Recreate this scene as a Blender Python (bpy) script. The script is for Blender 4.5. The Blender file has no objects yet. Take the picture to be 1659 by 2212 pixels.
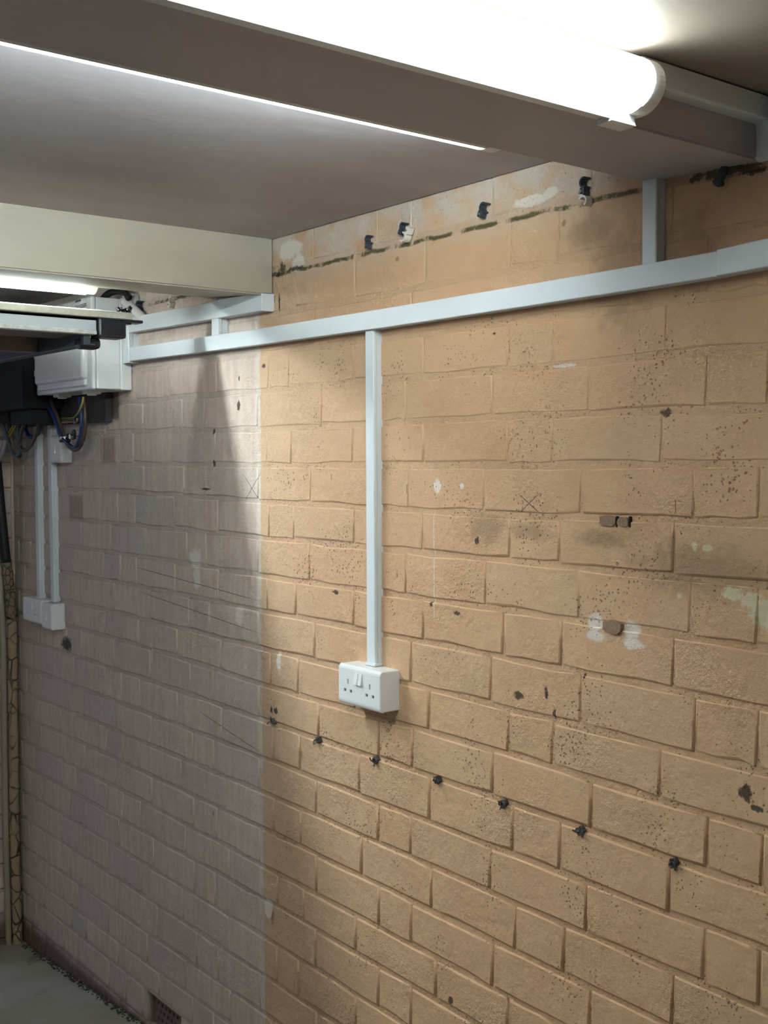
import bpy, bmesh, math, random
from mathutils import Vector, Matrix

C = bpy.context.scene.collection
S = bpy.context.scene
random.seed(7)

# ------------------------------------------------------------------ camera
# World: x = into the painted brick wall (its face is x = 0), y = along it, z = up; metres.
FPX, YAW, PITCH, ROLL, CAMX = 2512.3, 0.660623, 0.0445574, -0.00182337, -1.5
fw = Vector((math.sin(YAW) * math.cos(PITCH), math.cos(YAW) * math.cos(PITCH), -math.sin(PITCH)))
rt = Vector((math.cos(YAW), -math.sin(YAW), 0))
up = rt.cross(fw)
r2 = rt * math.cos(ROLL) + up * math.sin(ROLL)
u2 = up * math.cos(ROLL) - rt * math.sin(ROLL)
cam = bpy.data.cameras.new('camera')
cam.sensor_fit = 'VERTICAL'
cam.sensor_height = 36.0
cam.lens = 36.0 * FPX / 2212.0
cam.clip_start = 0.02
camo = bpy.data.objects.new('camera', cam)
M = Matrix((r2, u2, -fw)).transposed().to_4x4()
M.translation = Vector((CAMX, 0, 0))
camo.matrix_world = M
C.objects.link(camo)
S.camera = camo

# ------------------------------------------------------------------ sky, exposure
S.view_settings.view_transform = 'Standard'
S.view_settings.look = 'None'
S.view_settings.gamma = 1.0
S.view_settings.use_curve_mapping = False
S.view_settings.exposure = 1.47
w = bpy.data.worlds.new('evening_sky')
S.world = w
w.use_nodes = True
w.node_tree.nodes['Background'].inputs[0].default_value = (0.45, 0.50, 0.66, 1)
w.node_tree.nodes['Background'].inputs[1].default_value = 0.27
S.cycles.use_denoising = True
S.cycles.use_adaptive_sampling = True
S.cycles.adaptive_threshold = 0.06
S.cycles.max_bounces = 7
S.cycles.diffuse_bounces = 4
S.cycles.glossy_bounces = 2

TUBE_NEAR, TUBE_MID, TUBE_FAR = 4.5, 7.0, 3.0      # brightness of the three LED battens
STRIP_NEAR, STRIP_MID, STRIP_FAR = 3.2, 5.5, 18.0     # watts of the LED strip behind each diffuser
LED = (0.87, 1.0, 1.02)

# ------------------------------------------------------------------ node helper
class NT:
    def __init__(s, name):
        s.m = bpy.data.materials.new(name)
        s.m.use_nodes = True
        s.t = s.m.node_tree
        s.b = s.t.nodes['Principled BSDF']
        s.geo = None
    def set(s, sock, v):
        if hasattr(v, 'is_linked') or isinstance(v, bpy.types.NodeSocket):
            s.t.links.new(v, sock)
        else:
            try:
                sock.default_value = v
            except Exception:
                sock.default_value = (*v, 1.0)
    def n(s, kind, ins=(), out=0, **props):
        nd = s.t.nodes.new(kind)
        for k, v in props.items():
            setattr(nd, k, v)
        for k, v in (ins.items() if isinstance(ins, dict) else enumerate(ins)):
            if v is not None:
                s.set(nd.inputs[k], v)
        return nd.outputs[out]
    def math(s, op, a, b=None, c=None, clamp=False):
        return s.n('ShaderNodeMath', [a, b, c], operation=op, use_clamp=clamp)
    def pos(s):
        if s.geo is None:
            g = s.t.nodes.new('ShaderNodeNewGeometry')
            s.geo = g.outputs['Position']
        return s.geo
    def yz(s):
        if not hasattr(s, '_yz'):
            x = s.t.nodes.new('ShaderNodeSeparateXYZ')
            s.t.links.new(s.pos(), x.inputs[0])
            s._yz = (x.outputs[0], x.outputs[1], x.outputs[2])
        return s._yz
    def scaled(s, sc, off=(0, 0, 0)):
        return s.n('ShaderNodeVectorMath', [s.pos(), sc, off], operation='MULTIPLY_ADD')
    def noise(s, scale, detail=3, rough=0.55, stretch=(1, 1, 1), off=(0, 0, 0)):
        v = s.scaled(stretch, off) if (stretch != (1, 1, 1) or off != (0, 0, 0)) else s.pos()
        return s.n('ShaderNodeTexNoise', {'Vector': v, 'Scale': scale, 'Detail': detail, 'Roughness': rough})
    def ramp(s, v, a, b, lo=0.0, hi=1.0):
        return s.n('ShaderNodeMapRange', [v, a, b, lo, hi], clamp=True, interpolation_type='SMOOTHSTEP')
    def mix(s, f, a, b, mode='MIX'):
        nd = s.t.nodes.new('ShaderNodeMix')
        nd.data_type = 'RGBA'
        nd.blend_type = mode
        s.set(nd.inputs[0], f)
        s.set(nd.inputs[6], a)
        s.set(nd.inputs[7], b)
        return nd.outputs[2]
    def blobs(s, spots, wob, lo=0.75, hi=1.15):
        d = None
        for (y, z, ry, rz) in spots:
            v = s.n('ShaderNodeVectorMath', [s.pos(), (0, 1 / ry, 1 / rz), (0, -y / ry, -z / rz)], operation='MULTIPLY_ADD')
            l = s.n('ShaderNodeVectorMath', [v], out=1, operation='LENGTH')
            d = l if d is None else s.math('MINIMUM', d, l)
        if wob is not None:
            d = s.math('ADD', d, wob)
        return s.ramp(d, lo, hi, 1.0, 0.0)
    def lines(s, segs, wd):
        d = None
        for (y0, z0, y1, z1) in segs:
            t = Vector((0, y1 - y0, z1 - z0)); L = t.length / 2; t.normalize()
            nn = Vector((0, -t.z, t.y)); m = Vector((0, (y0 + y1) / 2, (z0 + z1) / 2))
            v = s.n('ShaderNodeVectorMath', [s.pos(), tuple(m)], operation='SUBTRACT')
            a = s.n('ShaderNodeVectorMath', [v, tuple(t / L)], out=1, operation='DOT_PRODUCT')
            b = s.n('ShaderNodeVectorMath', [v, tuple(nn / wd)], out=1, operation='DOT_PRODUCT')
            e = s.math('MAXIMUM', s.math('ABSOLUTE', a), s.math('ABSOLUTE', b))
            d = e if d is None else s.math('MINIMUM', d, e)
        return s.ramp(d, 0.7, 1.1, 1.0, 0.0)
    def bump(s, h, strength, dist):
        return s.n('ShaderNodeBump', {'Strength': strength, 'Distance': dist, 'Height': h})
    def done(s, col=None, rough=None, normal=None, spec=None, metal=None):
        if col is not None: s.set(s.b.inputs['Base Color'], col)
        if rough is not None: s.set(s.b.inputs['Roughness'], rough)
        if normal is not None: s.set(s.b.inputs['Normal'], normal)
        if spec is not None: s.b.inputs['Specular IOR Level'].default_value = spec
        if metal is not None: s.b.inputs['Metallic'].default_value = metal
        return s.m

def plain(name, col, rough=0.5, metal=0.0, var=0.0, scale=40, bump=0.0, spec=0.5):
    k = NT(name)
    c = (*col, 1)
    nrm = None
    if var or bump:
        ns = k.noise(scale, 4)
        if var:
            c = k.mix(ns, tuple(max(0, x * (1 - var)) for x in col) + (1,), tuple(min(1, x * (1 + var)) for x in col) + (1,))
        if bump:
            nrm = k.bump(ns, bump, 0.002)
    return k.done(c, rough, nrm, spec, metal)

# ------------------------------------------------------------------ materials
def wall_material(name='painted_brickwork', grit=0.0):
    k = NT(name)
    X, Y, Z = k.yz()
    n1 = k.noise(2.6, 4)
    n2 = k.noise(14, 4, 0.6)
    n3 = k.noise(110, 3, 0.7)
    wob = k.math('MULTIPLY_ADD', k.noise(38, 4, 0.7), 1.6, -0.8)
    wob2 = k.math('MULTIPLY_ADD', k.noise(110, 3, 0.7), 1.8, -0.9)
    rnd = k.n('ShaderNodeObjectInfo', out=5)
    # peach paint on the near part
    tone = k.math('MULTIPLY_ADD', n1, 0.7, k.math('MULTIPLY', n2, 0.45))
    right = k.mix(k.ramp(tone, 0.3, 0.85), (0.585, 0.350, 0.200, 1), (0.635, 0.405, 0.240, 1))
    right = k.mix(k.ramp(rnd, 0.55, 1.0, 0, 0.28), right, (0.565, 0.39, 0.24, 1))
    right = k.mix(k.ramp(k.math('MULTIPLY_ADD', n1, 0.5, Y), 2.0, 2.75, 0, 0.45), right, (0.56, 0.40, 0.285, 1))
    # duller dirty paint on the far part
    drip = k.noise(9, 4, 0.6, (1, 5, 0.7))
    left = k.mix(k.ramp(drip, 0.35, 0.65), (0.57, 0.445, 0.365, 1), (0.65, 0.525, 0.435, 1))
    left = k.mix(k.ramp(rnd, 0.3, 1.0, 0, 0.5), left, (0.50, 0.43, 0.39, 1))
    left = k.mix(k.ramp(k.noise(30, 3, 0.6, (1, 3, 0.6), (0, 3, 0)), 0.60, 0.68, 0, 0.55), left, (0.60, 0.42, 0.26, 1))
    ms = k.ramp(k.math('ADD', Y, k.math('MULTIPLY_ADD', n2, 0.02, -0.01)), 2.428, 2.436)
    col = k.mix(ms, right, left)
    # masking stripe where the two coats meet
    st = k.ramp(k.math('ABSOLUTE', k.math('SUBTRACT', k.math('MULTIPLY_ADD', Z, -0.006, Y), 2.436)), 0.006, 0.014, 1, 0)
    st = k.math('MULTIPLY', st, k.ramp(k.noise(16, 4, 0.7, (1, 1, 0.35)), 0.30, 0.62, 0.15, 0.75))
    col = k.mix(st, col, (0.68, 0.62, 0.53, 1))
    # smudged plaster under the ceiling
    tp = k.math('MULTIPLY', k.ramp(Z, 0.38, 0.51), k.ramp(k.noise(11, 4, 0.7, (1, 0.8, 1.4)), 0.32, 0.60))
    tp = k.math('MULTIPLY', tp, k.ramp(Y, 1.2, 1.35))
    col = k.mix(k.math('MULTIPLY', tp, 0.9), col, (0.60, 0.53, 0.45, 1))
    # soft brown and grey dirt
    soft = k.blobs([(1.21, 0.335, 0.06, 0.05), (1.30, 0.30, 0.06, 0.08), (1.15, 0.33, 0.05, 0.06), (1.33, -0.135, 0.06, 0.014),
                    (1.12, -0.175, 0.12, 0.04), (1.505, -0.13, 0.05, 0.015), (1.36, 0.39, 0.05, 0.03), (1.184, -0.15, 0.008, 0.025), (1.182, -0.13, 0.006, 0.02), (1.62, -0.13, 0.05, 0.03)],
                   wob, 0.4, 1.5)
    col = k.mix(k.math('MULTIPLY', soft, 0.42), col, (0.17, 0.115, 0.06, 1))
    # white filler and paint dabs
    white = k.blobs([(2.756, -0.262, 0.034, 0.030), (2.75, -0.315, 0.022, 0.035), (2.529, -0.391, 0.022, 0.030), (2.347, -0.484, 0.012, 0.026),
                     (1.764, -0.052, 0.012, 0.016), (1.69, -0.05, 0.007, 0.007), (1.345, -0.279, 0.020, 0.017), (1.266, -0.282, 0.020, 0.017),
                     (1.345, -0.302, 0.022, 0.010), (1.262, -0.306, 0.026, 0.010), (3.02, -0.55, 0.006, 0.03), (2.40, -1.10, 0.018, 0.03),
                     (1.51, 0.465, 0.045, 0.010), (1.455, 0.47, 0.022, 0.010), (1.30, 0.495, 0.06, 0.012), (2.26, 0.455, 0.03, 0.02),
                     (2.29, 0.49, 0.05, 0.025), (1.42, 0.165, 0.03, 0.004)], wob, 0.7, 1.1)
    col = k.mix(k.math('MULTIPLY', white, 0.85), col, (0.78, 0.70, 0.61, 1))
    green = k.blobs([(1.068, -0.205, 0.020, 0.012), (1.035, -0.212, 0.022, 0.013), (1.018, -0.228, 0.022, 0.022), (1.0, -0.235, 0.03, 0.02),
                     (1.17, -0.217, 0.006, 0.005), (1.115, -0.138, 0.010, 0.006), (1.14, -0.136, 0.006, 0.007)], wob2, 0.7, 1.1)
    col = k.mix(k.math('MULTIPLY', green, 0.8), col, (0.66, 0.60, 0.40, 1))
    # bare olive mortar along the joint under the ceiling
    jt = k.ramp(k.math('ABSOLUTE', k.math('ADD', k.math('SUBTRACT', Z, 0.440), k.math('MULTIPLY_ADD', n2, 0.020, -0.010))), 0.0025, 0.0065, 1, 0)
    jm = k.math('MULTIPLY', jt, k.ramp(k.noise(16, 5, 0.75, (1, 1, 0.6), (0, 0.45, 0)), 0.38, 0.50))
    jm = k.math('MULTIPLY', jm, k.math('MULTIPLY', k.ramp(Y, 1.22, 1.27), k.ramp(Y, 2.98, 3.04, 1, 0)))
    col = k.mix(jm, col, (0.115, 0.098, 0.045, 1))
    black = k.blobs([(2.325, 0.452, 0.016, 0.016), (2.27, 0.444, 0.035, 0.007), (2.345, 0.440, 0.012, 0.010), (1.10, 0.437, 0.055, 0.010),
                     (1.065, 0.436, 0.05, 0.007), (1.04, 0.428, 0.03, 0.008), (1.145, 0.437, 0.02, 0.008), (2.34, 0.375, 0.004, 0.03), (2.366, 0.385, 0.008, 0.012),
                     (2.41, 0.228, 0.010, 0.008), (2.528, 0.136, 0.010, 0.014), (2.655, 0.074, 0.010, 0.010), (2.655, -0.008, 0.009, 0.010),
                     (2.525, 0.205, 0.004, 0.009), (2.11, -0.295, 0.014, 0.006), (2.36, -0.605, 0.012, 0.010), (2.38, -0.605, 0.006, 0.010),
                     (1.20, 0.076, 0.014, 0.008), (1.04, -0.505, 0.016, 0.018), (1.02, -0.525, 0.016, 0.006),
                     (1.37, -0.375, 0.004, 0.005), (1.645, -0.155, 0.008, 0.012), (1.53, -0.435, 0.014, 0.010), (1.46, -0.42, 0.006, 0.015),
                     (1.44, -0.455, 0.006, 0.012), (1.60, 0.236, 0.006, 0.003), (1.70, -0.30, 0.012, 0.006), (1.32, 0.28, 0.004, 0.004),
                     (2.70, -0.075, 0.03, 0.004), (3.63, -0.60, 0.05, 0.03), (1.72, -1.08, 0.010, 0.010), (1.78, -0.29, 0.006, 0.006)], wob2, 0.55, 0.95)
    col = k.mix(k.math('MULTIPLY', black, 0.88), col, (0.035, 0.026, 0.018, 1))
    rust = k.blobs([(2.253, -0.690, 0.010, 0.013), (1.892, 0.414, 0.006, 0.006), (1.424, 0.412, 0.007, 0.007), (2.38, -1.12, 0.008, 0.02), (2.67, -0.93, 0.006, 0.01)], wob2, 0.5, 1.1)
    col = k.mix(k.math('MULTIPLY', rust, 0.6), col, (0.22, 0.11, 0.03, 1))
    # bare brick round the meter board
    bare = k.lines([(3.215, 0.165, 3.30, 0.165)], 0.047)
    col = k.mix(k.math('MULTIPLY', bare, 0.8), col, (0.085, 0.065, 0.052, 1))
    redb = k.lines([(3.245, 0.033, 3.35, 0.033), (3.48, -0.15, 3.60, -0.15)], 0.043)
    col = k.mix(k.math('MULTIPLY', redb, 0.5), col, (0.21, 0.115, 0.085, 1))
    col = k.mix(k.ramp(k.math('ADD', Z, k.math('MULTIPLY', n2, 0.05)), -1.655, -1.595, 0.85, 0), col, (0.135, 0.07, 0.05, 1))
    # pencil marks and scratches
    pc = k.lines([(1.533, -0.062, 1.478, -0.096), (1.481, -0.061, 1.530, -0.097), (2.505, -0.035, 2.425, -0.105), (2.425, -0.030, 2.50, -0.10),
                  (3.126, -0.310, 2.43, -0.345), (3.09, -0.380, 2.43, -0.425), (2.75, -0.67, 2.43, -0.72), (1.178, -0.063, 1.177, -0.084),
                  (2.126, -0.03, 2.125, -0.045), (1.86, -0.05, 1.86, -0.07)], 0.0011)
    col = k.mix(k.math('MULTIPLY', pc, 0.75), col, (0.05, 0.045, 0.04, 1))
    wl = k.lines([(1.772, -0.09, 1.771, -0.325)], 0.0013)
    col = k.mix(k.math('MULTIPLY', wl, 0.6), col, (0.8, 0.74, 0.6, 1))
    # pits and pinholes in the paint
    vor = k.n('ShaderNodeTexVoronoi', {'Vector': k.n('ShaderNodeVectorMath', [k.pos(), k.n('ShaderNodeVectorMath', [k.n('ShaderNodeTexNoise', {'Vector': k.pos(), 'Scale': 60.0}, out=1), (0.012, 0.012, 0.012)], operation='MULTIPLY')], operation='ADD'), 'Scale': 125.0})
    clump = k.ramp(k.noise(7, 4, 0.65, (1, 1, 1), (5, 2, 1)), 0.40 - grit * 0.14, 0.66 - grit * 0.12)
    clump = k.math('MULTIPLY', clump, k.ramp(Z, 0.24, 0.36, 1.0, 0.5))
    size = k.math('MULTIPLY', clump, k.ramp(Y, 2.3, 2.5, 0.30, 0.10))
    pit = k.ramp(k.math('SUBTRACT', vor, size), -0.08, 0.02, 1, 0)
    col = k.mix(k.math('MULTIPLY', pit, 0.6), col, (0.12, 0.07, 0.035, 1))
    if grit:        # joint paint is tinted slightly darker brown
        col = k.mix(k.ramp(n2, 0.35, 0.65, 0.04, 0.18), col, (0.36, 0.25, 0.16, 1))
    # relief: trowelled lumps, grain, pits
    lump = k.noise(30, 3, 0.6)
    rough_zone = k.ramp(k.noise(5, 3, 0.6, (1, 1, 1), (2, 7, 3)), 0.48 - grit * 0.2, 0.66 - grit * 0.2, 0.22 + grit * 0.3, 1.0 + grit * 0.5)
    h = k.math('MULTIPLY_ADD', lump, 0.9, k.math('MULTIPLY', k.math('MULTIPLY', n3, 1.1), rough_zone))
    h = k.math('SUBTRACT', h, k.math('MULTIPLY', pit, 0.55))
    return k.done(col, 0.72, k.bump(h, 0.7, 0.0050), 0.25)

def plaster_material(name, a, b, light, rough=0.5, bumpy=0.10):
    k = NT(name)
    n1 = k.noise(1.6, 5, 0.6, (0.45, 1, 1))
    n2 = k.noise(7, 5, 0.65, (0.3, 1, 1), (3, 1, 2))
    c = k.mix(k.ramp(n1, 0.32, 0.68), (*a, 1), (*b, 1))
    c = k.mix(k.ramp(n2, 0.60, 0.75, 0, 0.45), c, (*light, 1))
    sw = k.noise(3.5, 4, 0.6, (0.35, 1, 1), (1, 4, 0))
    n3 = k.noise(60, 3, 0.6, (0.5, 1, 1))
    h = k.math('MULTIPLY_ADD', n3, 0.25, sw)
    return k.done(c, k.ramp(n2, 0.3, 0.7, rough, rough + 0.14), k.bump(h, bumpy, 0.02), 0.4)

def floor_material():
    k = NT('damp_concrete_floor')
    n1 = k.noise(2.4, 5, 0.6)
    n2 = k.noise(12, 5, 0.65)
    c = k.mix(k.ramp(n1, 0.35, 0.65), (0.34, 0.325, 0.235, 1), (0.44, 0.44, 0.385, 1))
    c = k.mix(k.ramp(n2, 0.60, 0.72, 0, 0.7), c, (0.42, 0.42, 0.38, 1))
    c = k.mix(k.ramp(k.noise(5, 4, 0.7, (1, 1, 1), (9, 2, 0)), 0.60, 0.70, 0, 0.6), c, (0.12, 0.11, 0.05, 1))
    return k.done(c, 0.6, k.bump(k.noise(40, 5, 0.6), 0.3, 0.004), 0.4)

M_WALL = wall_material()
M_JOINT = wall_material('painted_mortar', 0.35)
M_CEIL = plaster_material('bare_plaster_ceiling', (0.36, 0.32, 0.33), (0.46, 0.435, 0.45), (0.60, 0.60, 0.62), 0.42)
M_CEILN = plaster_material('lamp_offset_plaster', (0.22, 0.165, 0.13), (0.27, 0.22, 0.18), (0.36, 0.30, 0.26), 0.5)  # near bay: same plaster, colour darkened to offset its strong lamp
M_BEAM = plaster_material('beam_plaster', (0.39, 0.34, 0.355), (0.44, 0.39, 0.40), (0.50, 0.46, 0.465), 0.5)
M_BEAM2 = plaster_material('cream_beam_plaster', (0.37, 0.32, 0.25), (0.46, 0.41, 0.33), (0.58, 0.54, 0.46), 0.5)
M_FLOOR = floor_material()
M_OTHER = plain('dark_low_bounce_wall', (0.07, 0.07, 0.075), 0.8, 0, 0.15, 5, 0.3)
M_PALE = plain('pale_fill_bounce_wall', (0.66, 0.66, 0.68), 0.8, 0, 0.08, 5, 0.3)
M_PVC = plain('white_pvc', (0.70, 0.73, 0.745), 0.32, 0, 0.03, 6)
M_CAP = plain('white_end_cap', (0.78, 0.76, 0.74), 0.4)
M_SOCK = plain('white_moulded_plastic', (0.78, 0.78, 0.77), 0.28, 0, 0.02, 8)
M_HOUS = plain('grey_white_housing', (0.62, 0.62, 0.60), 0.4)
M_DARK = plain('dark_slot', (0.10, 0.11, 0.12), 0.6)
M_BLACK = plain('black_painted_steel', (0.012, 0.014, 0.02), 0.35, 0, 0.4, 60, 0.3)
M_METER = plain('black_meter_case', (0.003, 0.0035, 0.006), 0.8)
M_RUBBER = plain('black_rubber', (0.014, 0.015, 0.018), 0.5)
M_CLIPB = plain('slate_black_plastic', (0.045, 0.055, 0.075), 0.4)
M_CLIPW = plain('aged_white_plastic', (0.75, 0.70, 0.62), 0.4)
M_STEEL = plain('zinc_steel', (0.62, 0.63, 0.62), 0.3, 1.0, 0.2, 90)
M_ALU = plain('grubby_aluminium', (0.62, 0.62, 0.53), 0.45, 0.35, 0.25, 60, 0.25)
M_DOORW = plain('blue_white_door_skin', (0.50, 0.55, 0.60), 0.45, 0, 0.06, 20)
M_LIP = plain('scuffed_white_lip', (0.55, 0.57, 0.55), 0.5, 0, 0.45, 70, 0.2)
M_DOORU = plain('brown_door_board', (0.16, 0.125, 0.115), 0.7, 0, 0.25, 9, 0.1)
M_RAIL = plain('dark_blue_grey_rail', (0.055, 0.07, 0.09), 0.5, 0, 0.2, 12)
M_BOARD = plain('dark_timber_board', (0.05, 0.04, 0.038), 0.75, 0, 0.35, 22, 0.3)
M_TIMBER = plain('brown_timber', (0.20, 0.14, 0.11), 0.75, 0, 0.35, 60, 0.5)
M_PLUG = plain('bare_wood_plug', (0.30, 0.185, 0.11), 0.8, 0, 0.45, 160, 0.6)
M_BROWN = plain('brown_cable_sheath', (0.075, 0.048, 0.038), 0.4)
M_BLUE = plain('blue_cable_sheath', (0.009, 0.032, 0.135), 0.35)
M_GREY = plain('grey_cable_sheath', (0.075, 0.095, 0.10), 0.45)
M_YEL = plain('yellow_earth_sheath', (0.42, 0.40, 0.06), 0.4)
M_GRN = plain('green_earth_sheath', (0.05, 0.16, 0.05), 0.4)
M_PINK = plain('pinkish_grey_sheath', (0.34, 0.26, 0.28), 0.5, 0, 0.3, 80)
M_BRASS = plain('dull_brass', (0.42, 0.36, 0.24), 0.4, 0.8, 0.2, 60)
M_TERRA = plain('terracotta', (0.19, 0.13, 0.10), 0.85, 0, 0.25, 40, 0.3)
M_VOID = plain('dark_void', (0.008, 0.008, 0.008), 0.9)
M_RUBBLE = plain('dark_rubble', (0.085, 0.07, 0.055), 0.95, 0, 0.6, 50, 0.6)
M_PRINT = plain('dark_grey_print', (0.10, 0.12, 0.13), 0.6)

def pipe_material(name, a, b, sc=26.0):
    k = NT(name)
    v = k.n('ShaderNodeTexVoronoi', {'Vector': k.scaled((1, 1, 0.7)), 'Scale': sc}, feature='DISTANCE_TO_EDGE')
    cr = k.ramp(v, 0.0, 0.09, 1, 0)
    c = k.mix(k.noise(9, 4), (*a, 1), (*b, 1))
    c = k.mix(k.math('MULTIPLY', cr, k.ramp(k.noise(6, 3), 0.35, 0.55)), c, (0.05, 0.04, 0.03, 1))
    return k.done(c, 0.7, k.bump(k.math('SUBTRACT', 1.0, cr), 0.6, 0.003), 0.3)
M_PIPE = pipe_material('cracked_cream_paint', (0.36, 0.25, 0.15), (0.45, 0.34, 0.22))
M_LAG = pipe_material('cloth_lagging', (0.20, 0.15, 0.085), (0.30, 0.24, 0.15), 55.0)
M_PIPE2 = plain('cream_painted_pipe', (0.38, 0.32, 0.24), 0.6, 0, 0.2, 8)

def lens_material(name, strength):
    """opal diffuser: glows itself and lets the LED strip behind shine through"""
    k = NT(name)
    k.done((0.85, 0.88, 0.88, 1), 0.4)
    k.b.inputs['Emission Color'].default_value = (*LED, 1)
    k.b.inputs['Emission Strength'].default_value = strength
    tr = k.t.nodes.new('ShaderNodeBsdfTransparent'); mx = k.t.nodes.new('ShaderNodeMixShader')
    mx.inputs[0].default_value = 0.5
    k.t.links.new(tr.outputs[0], mx.inputs[1]); k.t.links.new(k.b.outputs[0], mx.inputs[2])
    k.t.links.new(mx.outputs[0], k.t.nodes['Material Output'].inputs[0])
    return k.m

# ------------------------------------------------------------------ mesh helpers
def link(name, me, m, parent=None):
    o = bpy.data.objects.new(name, me)
    C.objects.link(o)
    if m is not None and not me.materials:
        me.materials.append(m)
    if parent is not None:
        o.parent = parent
        o.matrix_parent_inverse = parent.matrix_world.inverted() if False else Matrix.Translation(-parent.location)
    return o

def obj(name, bm, m, parent=None, smooth=False):
    bmesh.ops.recalc_face_normals(bm, faces=bm.faces)
    me = bpy.data.meshes.new(name)
    bm.to_mesh(me)
    bm.free()
    if smooth:
        for p in me.polygons: p.use_smooth = True
    return link(name, me, m, parent)

def thing(name, label, cat, loc=(0, 0, 0), group=None):
    o = bpy.data.objects.new(name, None)
    o.empty_display_size = 0.05
    o.location = loc
    C.objects.link(o)
    return tag(o, label, cat, group)

def tag(o, label, cat, group=None):
    o['label'] = label
    o['category'] = cat
    if group: o['group'] = group
    return o

def struct(o):
    o['kind'] = 'structure'
    return o

def box(bm, lo, hi, bev=0.0, seg=2):
    lo = Vector(lo); hi = Vector(hi)
    r = bmesh.ops.create_cube(bm, size=1.0)
    vs = r['verts']
    c = (lo + hi) / 2; d = hi - lo
    for v in vs:
        v.co = Vector((v.co.x * d.x, v.co.y * d.y, v.co.z * d.z)) + c
    if bev > 0:
        es = {e for v in vs for e in v.link_edges}
        bmesh.ops.bevel(bm, geom=list(es), offset=bev, segments=seg, affect='EDGES', profile=0.5)
    return bm

def B(*a, **k):
    return box(bmesh.new(), *a, **k)

def prism(bm, prof, axis, a, b):
    """closed profile swept between a and b along an axis; profile pairs are the two other axes in order"""
    def P(p, t):
        return {'x': (t, p[0], p[1]), 'y': (p[0], t, p[1]), 'z': (p[0], p[1], t)}[axis]
    v0 = [bm.verts.new(P(p, a)) for p in prof]
    v1 = [bm.verts.new(P(p, b)) for p in prof]
    n = len(prof)
    for i in range(n):
        bm.faces.new((v0[i], v0[(i + 1) % n], v1[(i + 1) % n], v1[i]))
    bm.faces.new(v0[::-1]); bm.faces.new(v1)
    return bm

def crom(pts, sub=6):
    P = [Vector(p) for p in pts]
    if len(P) < 3: return P
    P = [P[0] * 2 - P[1]] + P + [P[-1] * 2 - P[-2]]
    out = []
    for i in range(1, len(P) - 2):
        for s in range(sub):
            t = s / sub
            a, b, c, d = P[i - 1], P[i], P[i + 1], P[i + 2]
            out.append(0.5 * ((2 * b) + (c - a) * t + (2 * a - 5 * b + 4 * c - d) * t * t + (3 * b - a - 3 * c + d) * t ** 3))
    out.append(P[-2])
    return out

def tube(bm, pts, r, seg=10, sub=6, smooth=True):
    P = crom(pts, sub) if smooth else [Vector(p) for p in pts]
    rings = []
    ref = None
    for i, p in enumerate(P):
        t = (P[min(i + 1, len(P) - 1)] - P[max(i - 1, 0)]).normalized()
        if ref is None:
            ref = t.orthogonal().normalized()
        ref = (ref - t * ref.dot(t)).normalized()
        bn = t.cross(ref)
        rr = r(i / (len(P) - 1)) if callable(r) else r
        rings.append([bm.verts.new(p + (ref * math.cos(a) + bn * math.sin(a)) * rr) for a in [2 * math.pi * j / seg for j in range(seg)]])
    for A, Bq in zip(rings, rings[1:]):
        for j in range(seg):
            bm.faces.new((A[j], A[(j + 1) % seg], Bq[(j + 1) % seg], Bq[j]))
    bm.faces.new(rings[0][::-1]); bm.faces.new(rings[-1])
    return bm

def cyl(bm, p, q, r, seg=14):
    return tube(bm, [p, q], r, seg, smooth=False)

# ------------------------------------------------------------------ setting
CZ = 0.524                     # ceiling height relative to the lens
def fz(y): return -1.66 - 0.074 * max(0.0, y - 3.05)

bm = bmesh.new()                 # mortar face, with the pocket of the air brick left open
for y0, y1, z0, z1 in ((-2.6, 2.832, -1.95, .75), (3.082, 4.2, -1.95, .75), (2.832, 3.082, -1.95, -1.650), (2.832, 3.082, -1.556, .75)):
    box(bm, (0.0070, y0, z0), (0.25, y1, z1))
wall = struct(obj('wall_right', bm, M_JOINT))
mortar = wall

# joints (measured height at four places along the wall) and perpends of every course
YJ = [3.08, 2.342, 1.554, 1.0075]
ZJ = {6: [.533, .533, .533, .533], 5: [.440, .4433, .4427, .4283], 4: [.3425, .3425, .3419, .3437], 3: [.2523, .2523, .2458, .2446], 2: [.1646, .1628, .1603, .1614],
      1: [.0784, .0686, .0745, .0711], 0: [-.0161, -.0178, -.0166, -.0116], -1: [-.0975, -.1065, -.1081, -.0987], -2: [-.1939, -.1939, -.1922, -.1926],
      -3: [-.2826, -.2872, -.2852, -.2862], -4: [-.3703, -.3741, -.3741, -.378], -5: [-.4636, -.4658, -.4699, -.4722], -6: [-.5437, -.5566, -.5556, -.5619],
      -7: [-.6377, -.6439, -.6455, -.6526], -8: [-.7362, -.7371, -.7427, -.7401], -9: [-.8253, -.8243, -.8315, -.8357], -10: [-.9135, -.9142, -.925, -.925],
      -11: [-1.0019, -1.0089, -1.0161, -1.02], -12: [-1.0919, -1.0902, -1.105, -1.11], -13: [-1.1851, -1.1878, -1.195, -1.20], -14: [-1.2828, -1.284, -1.288, -1.29],
      -15: [-1.3865, -1.38, -1.38, -1.38], -16: [-1.4779, -1.472, -1.47, -1.47], -17: [-1.5555, -1.56, -1.56, -1.56], -18: [-1.653, -1.653, -1.653, -1.653], -19: [-1.745] * 4}
def zj(k, y):
    Z = ZJ[k]
    if y >= YJ[0]: return Z[0]
    if y <= YJ[3]: return Z[3]
    for i in range(3):
        if YJ[i] >= y >= YJ[i + 1]:
            t = (YJ[i] - y) / (YJ[i] - YJ[i + 1])
            return Z[i] * (1 - t) + Z[i + 1] * t
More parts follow.
